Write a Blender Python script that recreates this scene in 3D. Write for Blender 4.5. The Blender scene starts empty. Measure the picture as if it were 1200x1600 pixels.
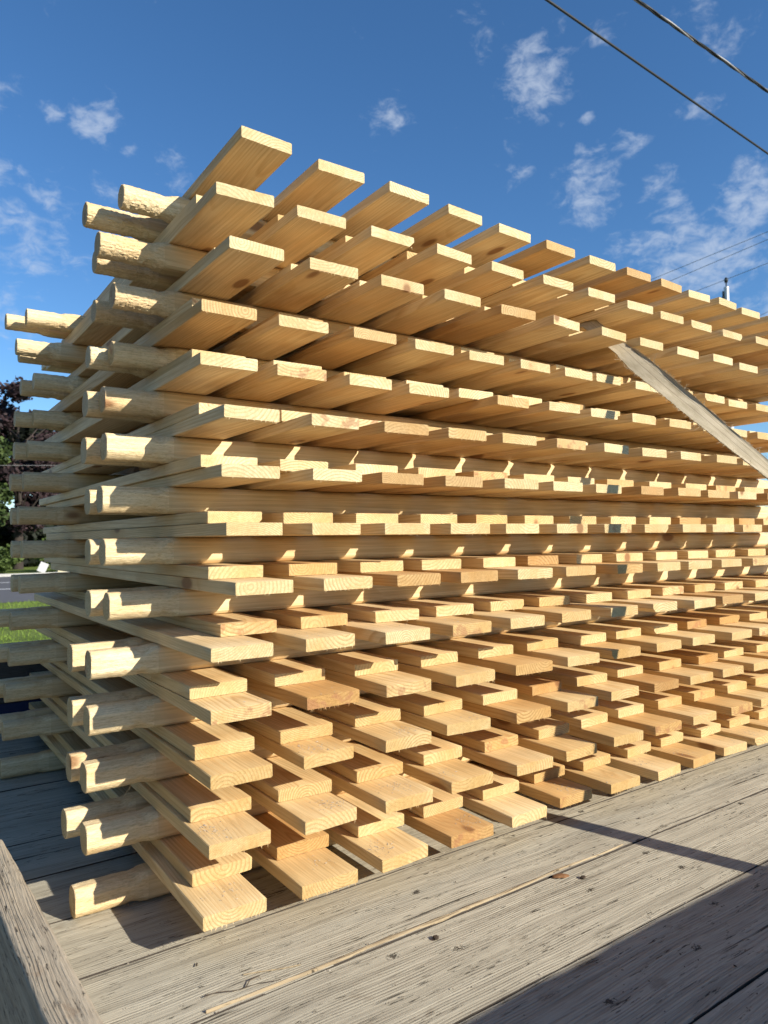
import bpy, math, random
from mathutils import Vector, Matrix, noise as mnoise

R = math.radians
scene = bpy.context.scene
col = scene.collection
rnd = random.Random(7)

# ------------------------------------------------------------------ helpers
def link(o, parent=None):
    col.objects.link(o)
    if parent is not None:
        o.parent = parent
    return o

def tag(o, label=None, cat=None, group=None, kind=None):
    if label: o['label'] = label
    if cat: o['category'] = cat
    if group: o['group'] = group
    if kind: o['kind'] = kind
    return o

def empty(name, loc, label, cat, group=None):
    o = bpy.data.objects.new(name, None)
    o.empty_display_size = 0.05
    o.location = loc
    link(o)
    return tag(o, label, cat, group)

class MB:
    """collects vertices and faces, then links them as ONE mesh object"""
    def __init__(s): s.v, s.f, s.m = [], [], []
    def face(s, idx, m=0): s.f.append(tuple(idx)); s.m.append(m)
    def loft(s, rings, cap0=None, cap1=None, m=0, closed=True):
        base = len(s.v); n = len(rings[0])
        for r in rings: s.v.extend(r)
        for i in range(len(rings) - 1):
            a = base + i * n; b = a + n
            for k in range(n if closed else n - 1):
                k2 = (k + 1) % n
                s.face((a + k, a + k2, b + k2, b + k), m)
        if cap0 is not None: s.face([base + k for k in reversed(range(n))], cap0)
        if cap1 is not None: s.face([base + (len(rings) - 1) * n + k for k in range(n)], cap1)
    def box(s, x0, x1, y0, y1, z0, z1, m=0):
        b = len(s.v)
        s.v += [(x0,y0,z0),(x1,y0,z0),(x1,y1,z0),(x0,y1,z0),(x0,y0,z1),(x1,y0,z1),(x1,y1,z1),(x0,y1,z1)]
        for q in ((3,2,1,0),(4,5,6,7),(0,1,5,4),(1,2,6,5),(2,3,7,6),(3,0,4,7)): s.face([b+i for i in q], m)
    def tube(s, pts, rad, seg=8, m=0, caps=True):
        rings = []
        pts = [Vector(p) for p in pts]
        for i, p in enumerate(pts):
            d = (pts[min(i+1, len(pts)-1)] - pts[max(i-1, 0)]).normalized()
            up = Vector((0,0,1)) if abs(d.z) < .95 else Vector((1,0,0))
            a = d.cross(up).normalized(); b = d.cross(a).normalized()
            rr = rad[i] if isinstance(rad, (list, tuple)) else rad
            rings.append([tuple(p + a*math.cos(2*math.pi*k/seg)*rr + b*math.sin(2*math.pi*k/seg)*rr) for k in range(seg)])
        s.loft(rings, m if caps else None, m if caps else None, m)
    def flake(s, p, size, rg, m=0, lift=.3):
        p = Vector(p); b = len(s.v); a0 = rg.uniform(0, 6.28)
        lx = size * rg.uniform(.6, 2.2); ly = size * rg.uniform(.35, .8)
        ca, sa = math.cos(a0), math.sin(a0)
        tz = size * lift * rg.uniform(.3, 1)
        for (u, w, h) in ((-1,-1,0),(1,-.8,tz),(.9,1,tz*.6),(-.8,.9,0),(0,0,tz*1.6)):
            s.v.append((p.x + u*lx*ca*.5 - w*ly*sa*.5, p.y + u*lx*sa*.5 + w*ly*ca*.5, p.z + h))
        for q in ((0,1,4),(1,2,4),(2,3,4),(3,0,4)): s.face([b+i for i in q], m)
    def build(s, name, mats, parent=None, smooth=None, loc=None):
        me = bpy.data.meshes.new(name)
        me.from_pydata(s.v, [], s.f)
        for mt in (mats if isinstance(mats, (list, tuple)) else [mats]): me.materials.append(mt)
        me.polygons.foreach_set('material_index', s.m)
        if smooth is not None:
            me.polygons.foreach_set('use_smooth', [True]*len(s.f))
            me.set_sharp_from_angle(angle=R(smooth))
        me.update()
        o = bpy.data.objects.new(name, me)
        if loc is not None: o.location = loc
        return link(o, parent)

# ------------------------------------------------------------------ node helpers
class NT:
    def __init__(s, nt): s.nt = nt
    def n(s, typ, **kw):
        nd = s.nt.nodes.new(typ)
        for k, v in kw.items(): setattr(nd, k, v)
        return nd
    def put(s, sock, v):
        if isinstance(v, bpy.types.NodeSocket): s.nt.links.new(v, sock)
        else: sock.default_value = v
    def m(s, op, a, b=0.0, c=0.0, clamp=False):
        nd = s.n('ShaderNodeMath', operation=op); nd.use_clamp = clamp
        for i, v in enumerate((a, b, c)): s.put(nd.inputs[i], v)
        return nd.outputs[0]
    def vm(s, op, a, b=(0,0,0), scale=None):
        nd = s.n('ShaderNodeVectorMath', operation=op)
        s.put(nd.inputs[0], a); s.put(nd.inputs[1], b)
        if scale is not None: s.put(nd.inputs[3], scale)
        return nd.outputs['Value'] if op in ('LENGTH', 'DOT_PRODUCT', 'DISTANCE') else nd.outputs[0]
    def xyz(s, v):
        nd = s.n('ShaderNodeSeparateXYZ'); s.put(nd.inputs[0], v); return nd.outputs
    def comb(s, x, y, z):
        nd = s.n('ShaderNodeCombineXYZ')
        for i, v in enumerate((x, y, z)): s.put(nd.inputs[i], v)
        return nd.outputs[0]
    def noise(s, vec, scale=1.0, detail=2.0, rough=.5, dist=0.0):
        nd = s.n('ShaderNodeTexNoise')
        s.put(nd.inputs['Vector'], vec); nd.inputs['Scale'].default_value = scale
        nd.inputs['Detail'].default_value = detail; nd.inputs['Roughness'].default_value = rough
        nd.inputs['Distortion'].default_value = dist
        return nd.outputs['Fac']
    def sstep(s, v, a, b):
        nd = s.n('ShaderNodeMapRange', interpolation_type='SMOOTHSTEP')
        s.put(nd.inputs[0], v); nd.inputs[1].default_value = a; nd.inputs[2].default_value = b
        nd.inputs[3].default_value = 0; nd.inputs[4].default_value = 1
        return nd.outputs[0]
    def ramp(s, v, stops):
        nd = s.n('ShaderNodeValToRGB'); e = nd.color_ramp.elements
        while len(e) < len(stops): e.new(.5)
        for el, (p, c) in zip(e, stops):
            el.position = p; el.color = c if len(c) == 4 else (*c, 1)
        s.put(nd.inputs[0], v); return nd.outputs[0]
    def mix(s, f, a, b, blend='MIX'):
        nd = s.n('ShaderNodeMix', data_type='RGBA', blend_type=blend)
        s.put(nd.inputs[0], f)
        s.put(nd.inputs[6], a if isinstance(a, bpy.types.NodeSocket) else (*a, 1))
        s.put(nd.inputs[7], b if isinstance(b, bpy.types.NodeSocket) else (*b, 1))
        return nd.outputs[2]
    def bump(s, h, strength, dist):
        nd = s.n('ShaderNodeBump'); s.put(nd.inputs['Height'], h)
        nd.inputs['Strength'].default_value = strength; nd.inputs['Distance'].default_value = dist
        return nd.outputs[0]

def material(name):
    mt = bpy.data.materials.new(name); mt.use_nodes = True
    nt = NT(mt.node_tree)
    bs = mt.node_tree.nodes['Principled BSDF']
    bs.inputs['Specular IOR Level'].default_value = .25
    return mt, nt, bs

def simple(name, c, rough=.7, metal=0.0, var=.25, scale=8.0, bump=0.0):
    mt, t, bs = material(name)
    p = t.n('ShaderNodeTexCoord').outputs['Object']
    n1 = t.noise(p, scale, 5, .6)
    c2 = tuple(x*(1-var) for x in c); c3 = tuple(min(1, x*(1+var)) for x in c)
    t.put(bs.inputs['Base Color'], t.mix(n1, c2, c3))
    bs.inputs['Roughness'].default_value = rough; bs.inputs['Metallic'].default_value = metal
    if bump: t.put(bs.inputs['Normal'], t.bump(t.noise(p, scale*6, 4, .6), .5, bump))
    return mt

# ------------------------------------------------------------------ wood
def pine(name, axis, end, rail=False, rough_cut=False, age=(1, 1, 1)):
    """solid pine: growth rings about a random pith, so faces and end grain agree"""
    mt, t, bs = material(name)
    P = t.xyz(t.n('ShaderNodeTexCoord').outputs['Object'])
    al, c1, c2 = (P[0], P[1], P[2]) if axis == 'X' else (P[1], P[0], P[2])
    orand = t.n('ShaderNodeObjectInfo').outputs['Random']
    w1 = t.n('ShaderNodeTexWhiteNoise', noise_dimensions='1D'); t.put(w1.inputs['W'], t.m('MULTIPLY', orand, 91.7))
    w2 = t.n('ShaderNodeTexWhiteNoise', noise_dimensions='1D'); t.put(w2.inputs['W'], t.m('MULTIPLY_ADD', orand, 57.3, 11.1))
    a = t.xyz(w1.outputs['Color']); b = t.xyz(w2.outputs['Color'])
    off = t.vm('SCALE', w1.outputs['Color'], scale=37.0)
    if rail:
        x0 = t.m('MULTIPLY_ADD', a[0], .024, -.012); z0 = t.m('MULTIPLY_ADD', a[1], .024, -.012)
        tk = .012
    else:
        x0 = t.m('MULTIPLY', a[0], .11); z0 = t.m('MULTIPLY_ADD', a[1], .19, -.085)
        tk = .085
    u = t.m('SUBTRACT', t.m('ADD', c1, t.m('MULTIPLY', al, t.m('MULTIPLY_ADD', a[2], tk, -tk/2))), x0)
    v = t.m('SUBTRACT', t.m('ADD', c2, t.m('MULTIPLY', al, t.m('MULTIPLY_ADD', b[0], tk, -tk/2))), z0)
    warp = t.noise(t.vm('ADD', t.comb(t.m('MULTIPLY', c1, 7), t.m('MULTIPLY', al, 1.6), t.m('MULTIPLY', c2, 7)), off), 1, 2, .5)
    d = t.m('SQRT', t.m('ADD', t.m('MULTIPLY', u, u), t.m('MULTIPLY', v, v)))
    d = t.m('ADD', d, t.m('MULTIPLY_ADD', warp, .022, -.011))
    # knots
    vor = t.n('ShaderNodeTexVoronoi')
    vv = t.vm('ADD', t.comb(t.m('MULTIPLY', c1, 11), t.m('MULTIPLY', al, 4.2), t.m('MULTIPLY', c2, 9)), off)
    t.put(vor.inputs['Vector'], vv); vor.inputs['Scale'].default_value = 1
    kd = vor.outputs['Distance']
    kc = t.xyz(vor.outputs['Color'])
    gate = t.m('GREATER_THAN', kc[0], .70)
    kn = t.m('MULTIPLY', gate, t.sstep(kd, .17, .10))
    halo = t.m('MULTIPLY', gate, t.sstep(kd, .5, .05))
    d = t.m('ADD', d, t.m('MULTIPLY', halo, .010))
    spacing = t.m('MULTIPLY_ADD', b[1], .0048, .0034)
    f1 = t.noise(t.comb(t.m('MULTIPLY', c1, 60), t.m('MULTIPLY', al, 3), t.m('MULTIPLY', c2, 60)), 1, 2, .5)
    ph = t.m('FRACT', t.m('ADD', t.m('DIVIDE', d, spacing), t.m('MULTIPLY', f1, .5)))
    ring = t.ramp(ph, [(0, (.1,.1,.1)), (.45, (0.12,)*3), (.86, (1,)*3), (.97, (.55,)*3), (1, (.1,.1,.1))])
    fib = t.noise(t.comb(t.m('MULTIPLY', c1, 700), t.m('MULTIPLY', al, 700 if end else 9), t.m('MULTIPLY', c2, 700)), 1, 3, .6)
    fib2 = t.noise(t.comb(t.m('MULTIPLY', c1, 130), t.m('MULTIPLY', al, 2.5), t.m('MULTIPLY', c2, 130)), 1, 3, .6)
    big = t.noise(t.vm('ADD', t.comb(t.m('MULTIPLY', c1, 14), t.m('MULTIPLY', al, 5), t.m('MULTIPLY', c2, 14)), off), 1, 3, .55)
    rc = t.m('MULTIPLY', ring, t.m('MULTIPLY_ADD', b[2], .40, .40 if end else .36))
    if end:
        lt, dk = (.66, .56, .34), (.34, .215, .085)
    else:
        lt, dk = (.80, .68, .45), (.54, .355, .165)
    if rail and not end: rc = t.m('MULTIPLY', rc, .55)
    c = t.mix(rc, lt, dk)
    c = t.mix(t.sstep(big, .38, .75), c, (.70, .53, .30) if not end else (.55, .41, .20))
    c = t.mix(1.0, c, t.ramp(fib, [(.25, (.78,.76,.73)), (.75, (1.08,1.08,1.08))]), 'MULTIPLY')
    c = t.mix(.8, c, t.ramp(fib2, [(.25, (.74,.71,.65)), (.7, (1.06,1.06,1.06))]), 'MULTIPLY')
    tint = t.ramp(a[2], [(0, (1.06,1.05,1.02)), (.2, (.99,.93,.84)), (.4, (1.08,1.07,1.05)), (.6, (.95,.90,.80)), (.78, (.93,.82,.66)), (.9, (.86,.70,.52)), (1, (.74,.58,.43))])
    c = t.mix(.35 if rail else 1.0, c, tint, 'MULTIPLY')
    c = t.mix(1.0, c, age, 'MULTIPLY')
    if end:
        st = t.m('MULTIPLY', t.m('GREATER_THAN', a[1], .86), t.sstep(t.noise(t.vm('ADD', t.comb(t.m('MULTIPLY', c1, 40), 0, t.m('MULTIPLY', c2, 40)), off), 1, 3, .6), .50, .62))
        c = t.mix(t.m('MULTIPLY', st, .6), c, (.30, .13, .06))
    c = t.mix(t.m('MULTIPLY', halo, .35), c, (.50, .27, .10))
    c = t.mix(t.m('MULTIPLY', kn, .8), c, (.20, .085, .03))
    # small dirt flecks
    fl = t.sstep(t.noise(t.vm('ADD', t.comb(t.m('MULTIPLY', c1, 260), t.m('MULTIPLY', al, 160), t.m('MULTIPLY', c2, 260)), off), 1, 2, .5), .74, .80)
    c = t.mix(t.m('MULTIPLY', fl, .35), c, (.22, .13, .06))
    t.put(bs.inputs['Base Color'], c)
    bs.inputs['Roughness'].default_value = .62
    h = t.m('ADD', t.m('MULTIPLY', ring, .35), t.m('MULTIPLY', fib, .9 if end else .6))
    h = t.m('ADD', h, t.m('MULTIPLY', fib2, .5))
    if end:   # saw marks
        sw = t.noise(t.comb(t.m('MULTIPLY', c1, 35), 0, t.m('MULTIPLY', c2, 1100)), 1, 3, .7)
        h = t.m('ADD', h, sw)
    if rough_cut:
        fb = t.noise(t.comb(t.m('MULTIPLY', c1, 420), t.m('MULTIPLY', al, 75), t.m('MULTIPLY', c2, 420)), 1, 4, .7)
        h = t.m('ADD', h, t.m('MULTIPLY', fb, 3.4))
        t.put(bs.inputs['Base Color'], t.mix(1.0, c, t.ramp(fb, [(.32, (.84,.79,.70)), (.48, (1.06,1.06,1.05)), (.66, (1.18,1.2,1.22))]), 'MULTIPLY'))
    t.put(bs.inputs['Normal'], t.bump(h, .7, .0009 if end or rough_cut else .0005))
    return mt

PICKETS = []          # lower panels have had longer in the air: a little more honey coloured
for nm, ag, ae in (('seasoned', (.98, .93, .84), (.98, .92, .83)), ('drying', (1.0, .97, .93), (1.01, .99, .96)), ('fresh', (1.0, .99, .98), (1.05, 1.08, 1.13))):
    PICKETS.append([pine(nm + '_pine_face_grain', 'Y', False, age=ag), pine(nm + '_pine_end_grain', 'Y', True, age=ae)])
RAIL = [pine('rail_face_grain', 'X', False, True, age=(1.0, .98, .94)), pine('rail_end_grain', 'X', True, True), pine('rail_rough_tenon', 'X', False, True, True, age=(1.06, 1.07, 1.08))]

def weathered(name, axis, lt, dk, dirt, crack=.5, bumpd=.0016):
    mt, t, bs = material(name)
    P = t.xyz(t.n('ShaderNodeTexCoord').outputs['Object'])
    al, c1, c2 = (P[0], P[1], P[2]) if axis == 'X' else (P[1], P[0], P[2])
    orand = t.n('ShaderNodeObjectInfo').outputs['Random']
    off = t.comb(t.m('MULTIPLY', orand, 41.0), t.m('MULTIPLY', orand, 17.0), t.m('MULTIPLY', orand, 29.0))
    wob = t.noise(t.vm('ADD', t.comb(t.m('MULTIPLY', al, 2.2), t.m('MULTIPLY', c1, 5), t.m('MULTIPLY', c2, 5)), off), 1, 2, .5)
    cw = t.m('ADD', c1, t.m('MULTIPLY', wob, .035))
    def g(sa, sc, det=3, ro=.6):
        return t.noise(t.vm('ADD', t.comb(t.m('MULTIPLY', al, sa), t.m('MULTIPLY', cw, sc), t.m('MULTIPLY', c2, sc)), off), 1, det, ro)
    gr1 = g(2.2, 62, 4); gr2 = g(7, 260, 3, .65); gr3 = g(26, 700, 2); big = g(3.0, 16, 4); blot = g(16, 26, 4, .6)
    wv = t.m('SINE', t.m('ADD', t.m('MULTIPLY', cw, 1150), t.m('MULTIPLY', g(1.5, 12, 2), 14)))
    mid = tuple(.55*x + .45*y for x, y in zip(lt, dk))
    c = t.mix(t.sstep(gr1, .25, .60), mid, lt)
    c = t.mix(t.m('MULTIPLY', t.sstep(gr2, .54, .34), .42), c, dk)
    c = t.mix(.55, c, t.ramp(big, [(.3, (.80,.79,.77)), (.7, (1.15,1.15,1.14))]), 'MULTIPLY')
    wvm = t.m('MULTIPLY', t.sstep(wv, .1, 1), t.sstep(g(3, 30, 3), .42, .62))
    c = t.mix(t.m('MULTIPLY', wvm, .26), c, dk)
    cr = t.m('MULTIPLY', t.sstep(g(1.6, 95, 4, .75), .62, .65), t.sstep(g(4, 14, 2), .44, .54))
    vor = t.n('ShaderNodeTexVoronoi')
    t.put(vor.inputs['Vector'], t.vm('ADD', t.comb(t.m('MULTIPLY', al, 9), t.m('MULTIPLY', c1, 13), 0), off)); vor.inputs['Scale'].default_value = 1
    vr = t.xyz(vor.outputs['Color'])
    pit = t.m('MULTIPLY', t.m('GREATER_THAN', vr[0], .40), t.sstep(t.m('ADD', vor.outputs['Distance'], t.m('MULTIPLY_ADD', t.noise(t.comb(t.m('MULTIPLY', al, 180), t.m('MULTIPLY', c1, 260), 0), 1, 3, .7), .40, -.20)), .095, .05))
    dash = t.m('MULTIPLY', t.sstep(g(26, 230, 3, .65), .62, .67), t.sstep(g(5, 22, 2), .40, .55))
    cr = t.m('MAXIMUM', cr, dash)
    kv = t.n('ShaderNodeTexVoronoi'); t.put(kv.inputs['Vector'], t.vm('ADD', t.comb(t.m('MULTIPLY', al, 3.2), t.m('MULTIPLY', cw, 10), 0), off)); kv.inputs['Scale'].default_value = 1
    kq = t.xyz(kv.outputs['Color'])
    kk = t.m('MULTIPLY', t.m('GREATER_THAN', kq[1], .72), t.sstep(t.m('ADD', kv.outputs['Distance'], t.m('MULTIPLY_ADD', gr2, .08, -.04)), .17, .08))
    c = t.mix(t.m('MULTIPLY', kk, .6), c, (.13, .095, .06))
    c = t.mix(t.m('MULTIPLY', t.sstep(blot, .60, .78), .5), c, dirt)
    c = t.mix(t.m('MULTIPLY', cr, .85), c, (.030, .026, .022))
    c = t.mix(t.m('MULTIPLY', pit, .85), c, (.035, .028, .022))
    c = t.mix(1.0, c, t.ramp(orand, [(0, (.95,.95,.94)), (1, (1.04,1.03,1.01))]), 'MULTIPLY')
    c = t.mix(1.0, c, t.ramp(gr3, [(.3, (.90,.90,.90)), (.7, (1.07,1.07,1.07))]), 'MULTIPLY')
    t.put(bs.inputs['Base Color'], c); bs.inputs['Roughness'].default_value = .85
    bs.inputs['Specular IOR Level'].default_value = .15
    h = t.m('ADD', t.m('ADD', gr1, t.m('MULTIPLY', gr2, .8)), t.m('MULTIPLY', gr3, .35))
    h = t.m('ADD', h, t.m('MULTIPLY', wvm, -.5))
    h = t.m('SUBTRACT', h, t.m('ADD', t.m('MULTIPLY', cr, 1.2*crack*2), t.m('MULTIPLY', pit, 1.2)))
    t.put(bs.inputs['Normal'], t.bump(h, .8, bumpd))
    return mt

M_DECK = weathered('weathered_deck_wood', 'X', (.47, .435, .345), (.20, .175, .135), (.20, .16, .11))
M_TIMBER = weathered('weathered_brown_timber', 'Y', (.46, .395, .30), (.20, .165, .125), (.24, .15, .085), bumpd=.004)
M_DARKTIMBER = weathered('dark_old_timber', 'X', (.075, .07, .064), (.03, .027, .025), (.04, .03, .03))
M_SIDE = weathered('grey_side_board_wood', 'X', (.36, .34, .29), (.17, .15, .13), (.13, .10, .08))
M_FRESH = weathered('fresh_split_wood', 'X', (.42, .34, .22), (.22, .165, .105), (.16, .11, .07))
M_DEBRIS = simple('dark_debris', (.065, .048, .034), .9, var=.5, scale=60)
M_DUST = simple('sawdust', (.42, .38, .32), .9, var=.5, scale=300)
M_CHIP = simple('brown_bark_chip', (.20, .10, .045), .8, var=.4, scale=150)
M_EDGE = simple('dark_plank_edge', (.055, .045, .036), .95, var=.5, scale=50)
M_NAVY = simple('navy_painted_steel', (.018, .024, .07), .45, var=.3, scale=20)
M_STEEL = simple('dark_steel', (.06, .06, .065), .55, .6, scale=15)
M_RUBBER = simple('tyre_rubber', (.02, .02, .02), .9)

# ------------------------------------------------------------------ sun, sky, camera
SUN = Vector((.3745, -.814, .4437)).normalized()
elev = math.asin(SUN.z); rot = math.atan2(SUN.x, SUN.y)
ld = bpy.data.lights.new('sun', 'SUN'); ld.energy = 5.0; ld.angle = R(.5); ld.color = (1.0, .925, .805)
lo = bpy.data.objects.new('sun', ld); lo.rotation_euler = (-SUN).to_track_quat('-Z', 'Y').to_euler(); lo.location = (2, -4, 6); link(lo)

world = bpy.data.worlds.new('World'); scene.world = world; world.use_nodes = True
wt = NT(world.node_tree); world.node_tree.nodes.clear()
sky = wt.n('ShaderNodeTexSky', sky_type='NISHITA'); sky.sun_disc = False
sky.sun_elevation = elev; sky.sun_rotation = rot; sky.altitude = 200; sky.air_density = 1.0; sky.dust_density = .1; sky.ozone_density = 5.0
bg = wt.n('ShaderNodeBackground'); bg.inputs[1].default_value = .102
hs = wt.n('ShaderNodeHueSaturation'); hs.inputs['Saturation'].default_value = 1.12; wt.put(hs.inputs['Color'], sky.outputs[0])
wt.put(bg.inputs[0], hs.outputs[0])
gen = wt.n('ShaderNodeTexCoord').outputs['Generated']
dirn = wt.vm('NORMALIZE', gen)
w_a = wt.n('ShaderNodeTexNoise'); wt.put(w_a.inputs['Vector'], dirn); w_a.inputs['Scale'].default_value = 9; w_a.inputs['Detail'].default_value = 5
warped = wt.vm('ADD', dirn, wt.vm('SCALE', wt.vm('SUBTRACT', w_a.outputs['Color'], (.5,.5,.5)), scale=.035))
# every cloud: direction, radius, flatness, density
CL = [((.6232,.5699,.5357),.060,1.0,1.0), ((.628,.6238,.4654),.030,.8,.45), ((.5027,.6922,.5179),.040,1.7,.75), ((.199,.8505,.4869),.046,1.3,.9),
      ((.1559,.8573,.4907),.026,1.3,.75), ((.2847,.8395,.4628),.030,1.2,.55), ((.1235,.9205,.3708),.050,1.2,.7), ((.1516,.925,.3485),.070,1.3,.75),
      ((.7094,.5638,.423),.055,1.0,.85), ((.7765,.4951,.3898),.036,1.0,.7), ((.7531,.5044,.4224),.028,1.1,.7), ((.6793,.5421,.4947),.018,1.4,.8),
      ((.6915,.553,.4647),.024,1.8,.9), ((.7609,.5385,.3622),.050,1.6,.7), ((.8136,.4212,.4008),.052,1.2,.95), ((.8119,.4769,.3368),.100,1.7,1.0),
      ((.8228,.4268,.3754),.060,1.4,.9), ((.7403,.4059,.5359),.045,1.2,.55), ((.7559,.4429,.4822),.038,1.9,.7), ((.5536,.5919,.5859),.036,1.2,.5),
      ((.5681,.6029,.5602),.030,1.0,.35), ((.1015,.8577,.504),.030,1.4,.6), ((.7112,.417,.566),.040,1.8,.6), ((.2429,.8521,.4636),.020,1.3,.6),
      ((.095,.955,.28),.09,1.6,.6), ((.868,.44,.23),.14,1.6,.9), ((.05,.87,.49),.06,1.4,.7), ((.86,.33,.39),.08,1.3,.8), ((.16,.90,.40),.05,1.6,.5),
      ((.66,.50,.56),.03,1.5,.6), ((.72,.52,.46),.03,1.3,.7), ((.78,.52,.36),.05,1.6,.8), ((.64,.62,.45),.03,1.2,.6), ((.10,.90,.42),.045,1.5,.8), ((.30,.85,.44),.03,1.3,.6), ((.22,.88,.42),.04,1.5,.6), ((.0,.25,.97),.25,1,.8), ((-.55,.3,.78),.26,1,.85), ((-.85,.25,.45),.25,1.3,.8), ((-.3,-.5,.8),.26,1,.8), ((.45,-.25,.86),.2,1,.8), ((.75,-.5,.42),.22,1.3,.8), ((-.1,-.9,.42),.25,1.4,.85), ((-.75,-.5,.45),.25,1.3,.8), ((-.25,.75,.75),.16,1,.7)]  # wide clouds at the end are out of view, added to whiten fill light
tot = None
for cdir, rad, flat, dens in CL:
    dv = wt.vm('MULTIPLY', wt.vm('SUBTRACT', warped, Vector(cdir).normalized()), (1, 1, flat))
    mk = wt.m('MULTIPLY', wt.sstep(wt.vm('LENGTH', dv), rad*1.3, rad*.05), dens)
    tot = mk if tot is None else wt.m('MAXIMUM', tot, mk)
n_f = wt.noise(wt.vm('MULTIPLY', warped, (1, 1, 1.7)), 44, 8, .62, .35)
n_b = wt.noise(wt.vm('MULTIPLY', dirn, (1, 1, 2.4)), 15, 6, .6)
den = wt.sstep(wt.m('ADD', wt.m('ADD', wt.m('MULTIPLY', n_f, .72), wt.m('MULTIPLY', n_b, .28)), wt.m('MULTIPLY_ADD', tot, .40, -.40)), .23, .58)
fac = wt.m('MULTIPLY', den, .60, clamp=True)
bgc = wt.n('ShaderNodeBackground'); bgc.inputs[0].default_value = (.74, .84, 1.0, 1); bgc.inputs[1].default_value = .54
mx = wt.n('ShaderNodeMixShader'); wt.put(mx.inputs[0], fac)
wt.nt.links.new(bg.outputs[0], mx.inputs[1]); wt.nt.links.new(bgc.outputs[0], mx.inputs[2])
wo = wt.n('ShaderNodeOutputWorld'); wt.nt.links.new(mx.outputs[0], wo.inputs[0])

cd = bpy.data.cameras.new('camera'); cam = bpy.data.objects.new('camera', cd); link(cam)
r_, u_, f_ = Vector((.818321,-.574651,-.011254)), Vector((-.012078,-.03677,.999251)), Vector((.574634,.817572,.03703))
M = Matrix.Identity(4)
for i in range(3): M[i][0], M[i][1], M[i][2] = r_[i], u_[i], -f_[i]
CAM = Vector((-.49117, -1.18143, .67439)); M.translation = CAM
cam.matrix_world = M
cd.sensor_fit = 'VERTICAL'; cd.sensor_height = 34.6; cd.sensor_width = 25.95; cd.lens = 1123.9/1600*34.6
cd.clip_start = .02; cd.clip_end = 3000
cd.dof.use_dof = True; cd.dof.focus_distance = 1.75; cd.dof.aperture_fstop = 7.0
scene.camera = cam
scene.view_settings.view_transform = 'Standard'; scene.view_settings.look = 'None'
scene.view_settings.exposure = 0.66; scene.view_settings.gamma = 1.0
scene.render.engine = 'CYCLES'
scene.cycles.use_denoising = True
scene.cycles.max_bounces = 10; scene.cycles.diffuse_bounces = 7
scene.render.film_transparent = False

# ------------------------------------------------------------------ fence panels
T, D, PITCH, W, LEN, S = .0239, .0562, .104, .111, 1.63, .17
ZOFF = .002
A_Y = {1:-.068,2:-.062,3:-.04,4:-.045,5:-.051,6:-.024,7:0.,8:.014,9:.004,10:.062,11:.085,12:.025,13:.039,14:.064}
B_Y = {1:.036,2:.042,3:.052,4:.06,5:.075,6:.093,7:.107,8:.092,9:.13,10:.142,11:.15,12:.135,13:.15}
A_X = {14:[.059,.235,.405,.575,.739,.904,1.073,1.23,1.393,1.553,1.698,1.862],13:[.005,.171,.344,.517,.69,.859,1.029,1.203,1.367,1.524,1.702,1.873],
 12:[.021,.191,.36,.526,.706,.874,1.058,1.232,1.409,1.579,1.758],11:[-.008,.153,.322,.488,.657,.823,.987,1.112,1.292],
 10:[-.017,.139,.305,.463,.725,.895,1.065,1.24,1.41],9:[.002,.177,.346,.514,.674,.853,1.029,1.202,1.371,1.549,1.709],
 8:[.001,.179,.342,.511,.68,.851,1.021,1.198,1.362,1.54,1.708],7:[.002,.172,.34,.51,.679,.847,1.024,1.196,1.365,1.534],
 6:[.012,.184,.353,.518,.691,.861,1.032,1.209,1.359,1.542],5:[-.044,.131,.294,.463,.635,.805,.984,1.156,1.318,1.493],
 4:[-.041,.136,.306,.473],3:[-.043,.13,.304,.472],2:[-.052,.119,.287,.451],1:[-.066,.108,.275,.445,.614,.78,.946,1.115,1.276,1.44,1.601]}
B_X = {8:[-.007,.155,.328,.496,.666,.834,1.004,1.166,1.354,1.529,1.704,1.878],7:[.01,.172,.344,.512,.683,.849,1.018,1.193,1.366,1.535,1.711],
 6:[.01,.174,.347,.509,.683,.853,1.022,1.197,1.369,1.536,1.716],5:[.02,.19,.36,.527,.699,.869,1.035,1.209,1.387,1.555],4:[-.04,.13,.306,.474,.646],
 3:[-.035,.131,.308,.474,.644],2:[-.044,.122,.296,.47,.639],1:[-.046,.118,.293,.458,.629],9:[.004],10:[-.005],11:[.0],
 13:[.010,.182,.355,.522,.695],12:[.040,.204,.377,.555,.735]}
A_NEAR = {1:-.199,2:-.179,3:-.175,4:-.171,5:-.17,6:-.131,7:-.133,8:-.135,9:-.13,10:-.119,11:-.096,12:-.109,13:-.135,14:-.082}
B_NEAR = {2:-.193,3:-.184,4:-.18,5:-.179,6:-.142,7:-.139,8:-.137,9:-.148,10:-.137,11:-.129,12:-.116,13:-.118,14:-.135}
A_FAR = {14:-.121,13:-.152,12:-.105,11:-.096,10:-.115,9:-.135,8:-.147,7:-.138,6:-.147,5:-.174,4:-.177,3:-.186,2:-.193,1:-.2}
B_FAR = {14:-.167,13:-.131,12:-.122,11:-.14,10:-.143,9:-.158,8:-.153,7:-.153,6:-.154,5:-.21,4:-.205,3:-.215,2:-.22}

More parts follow.
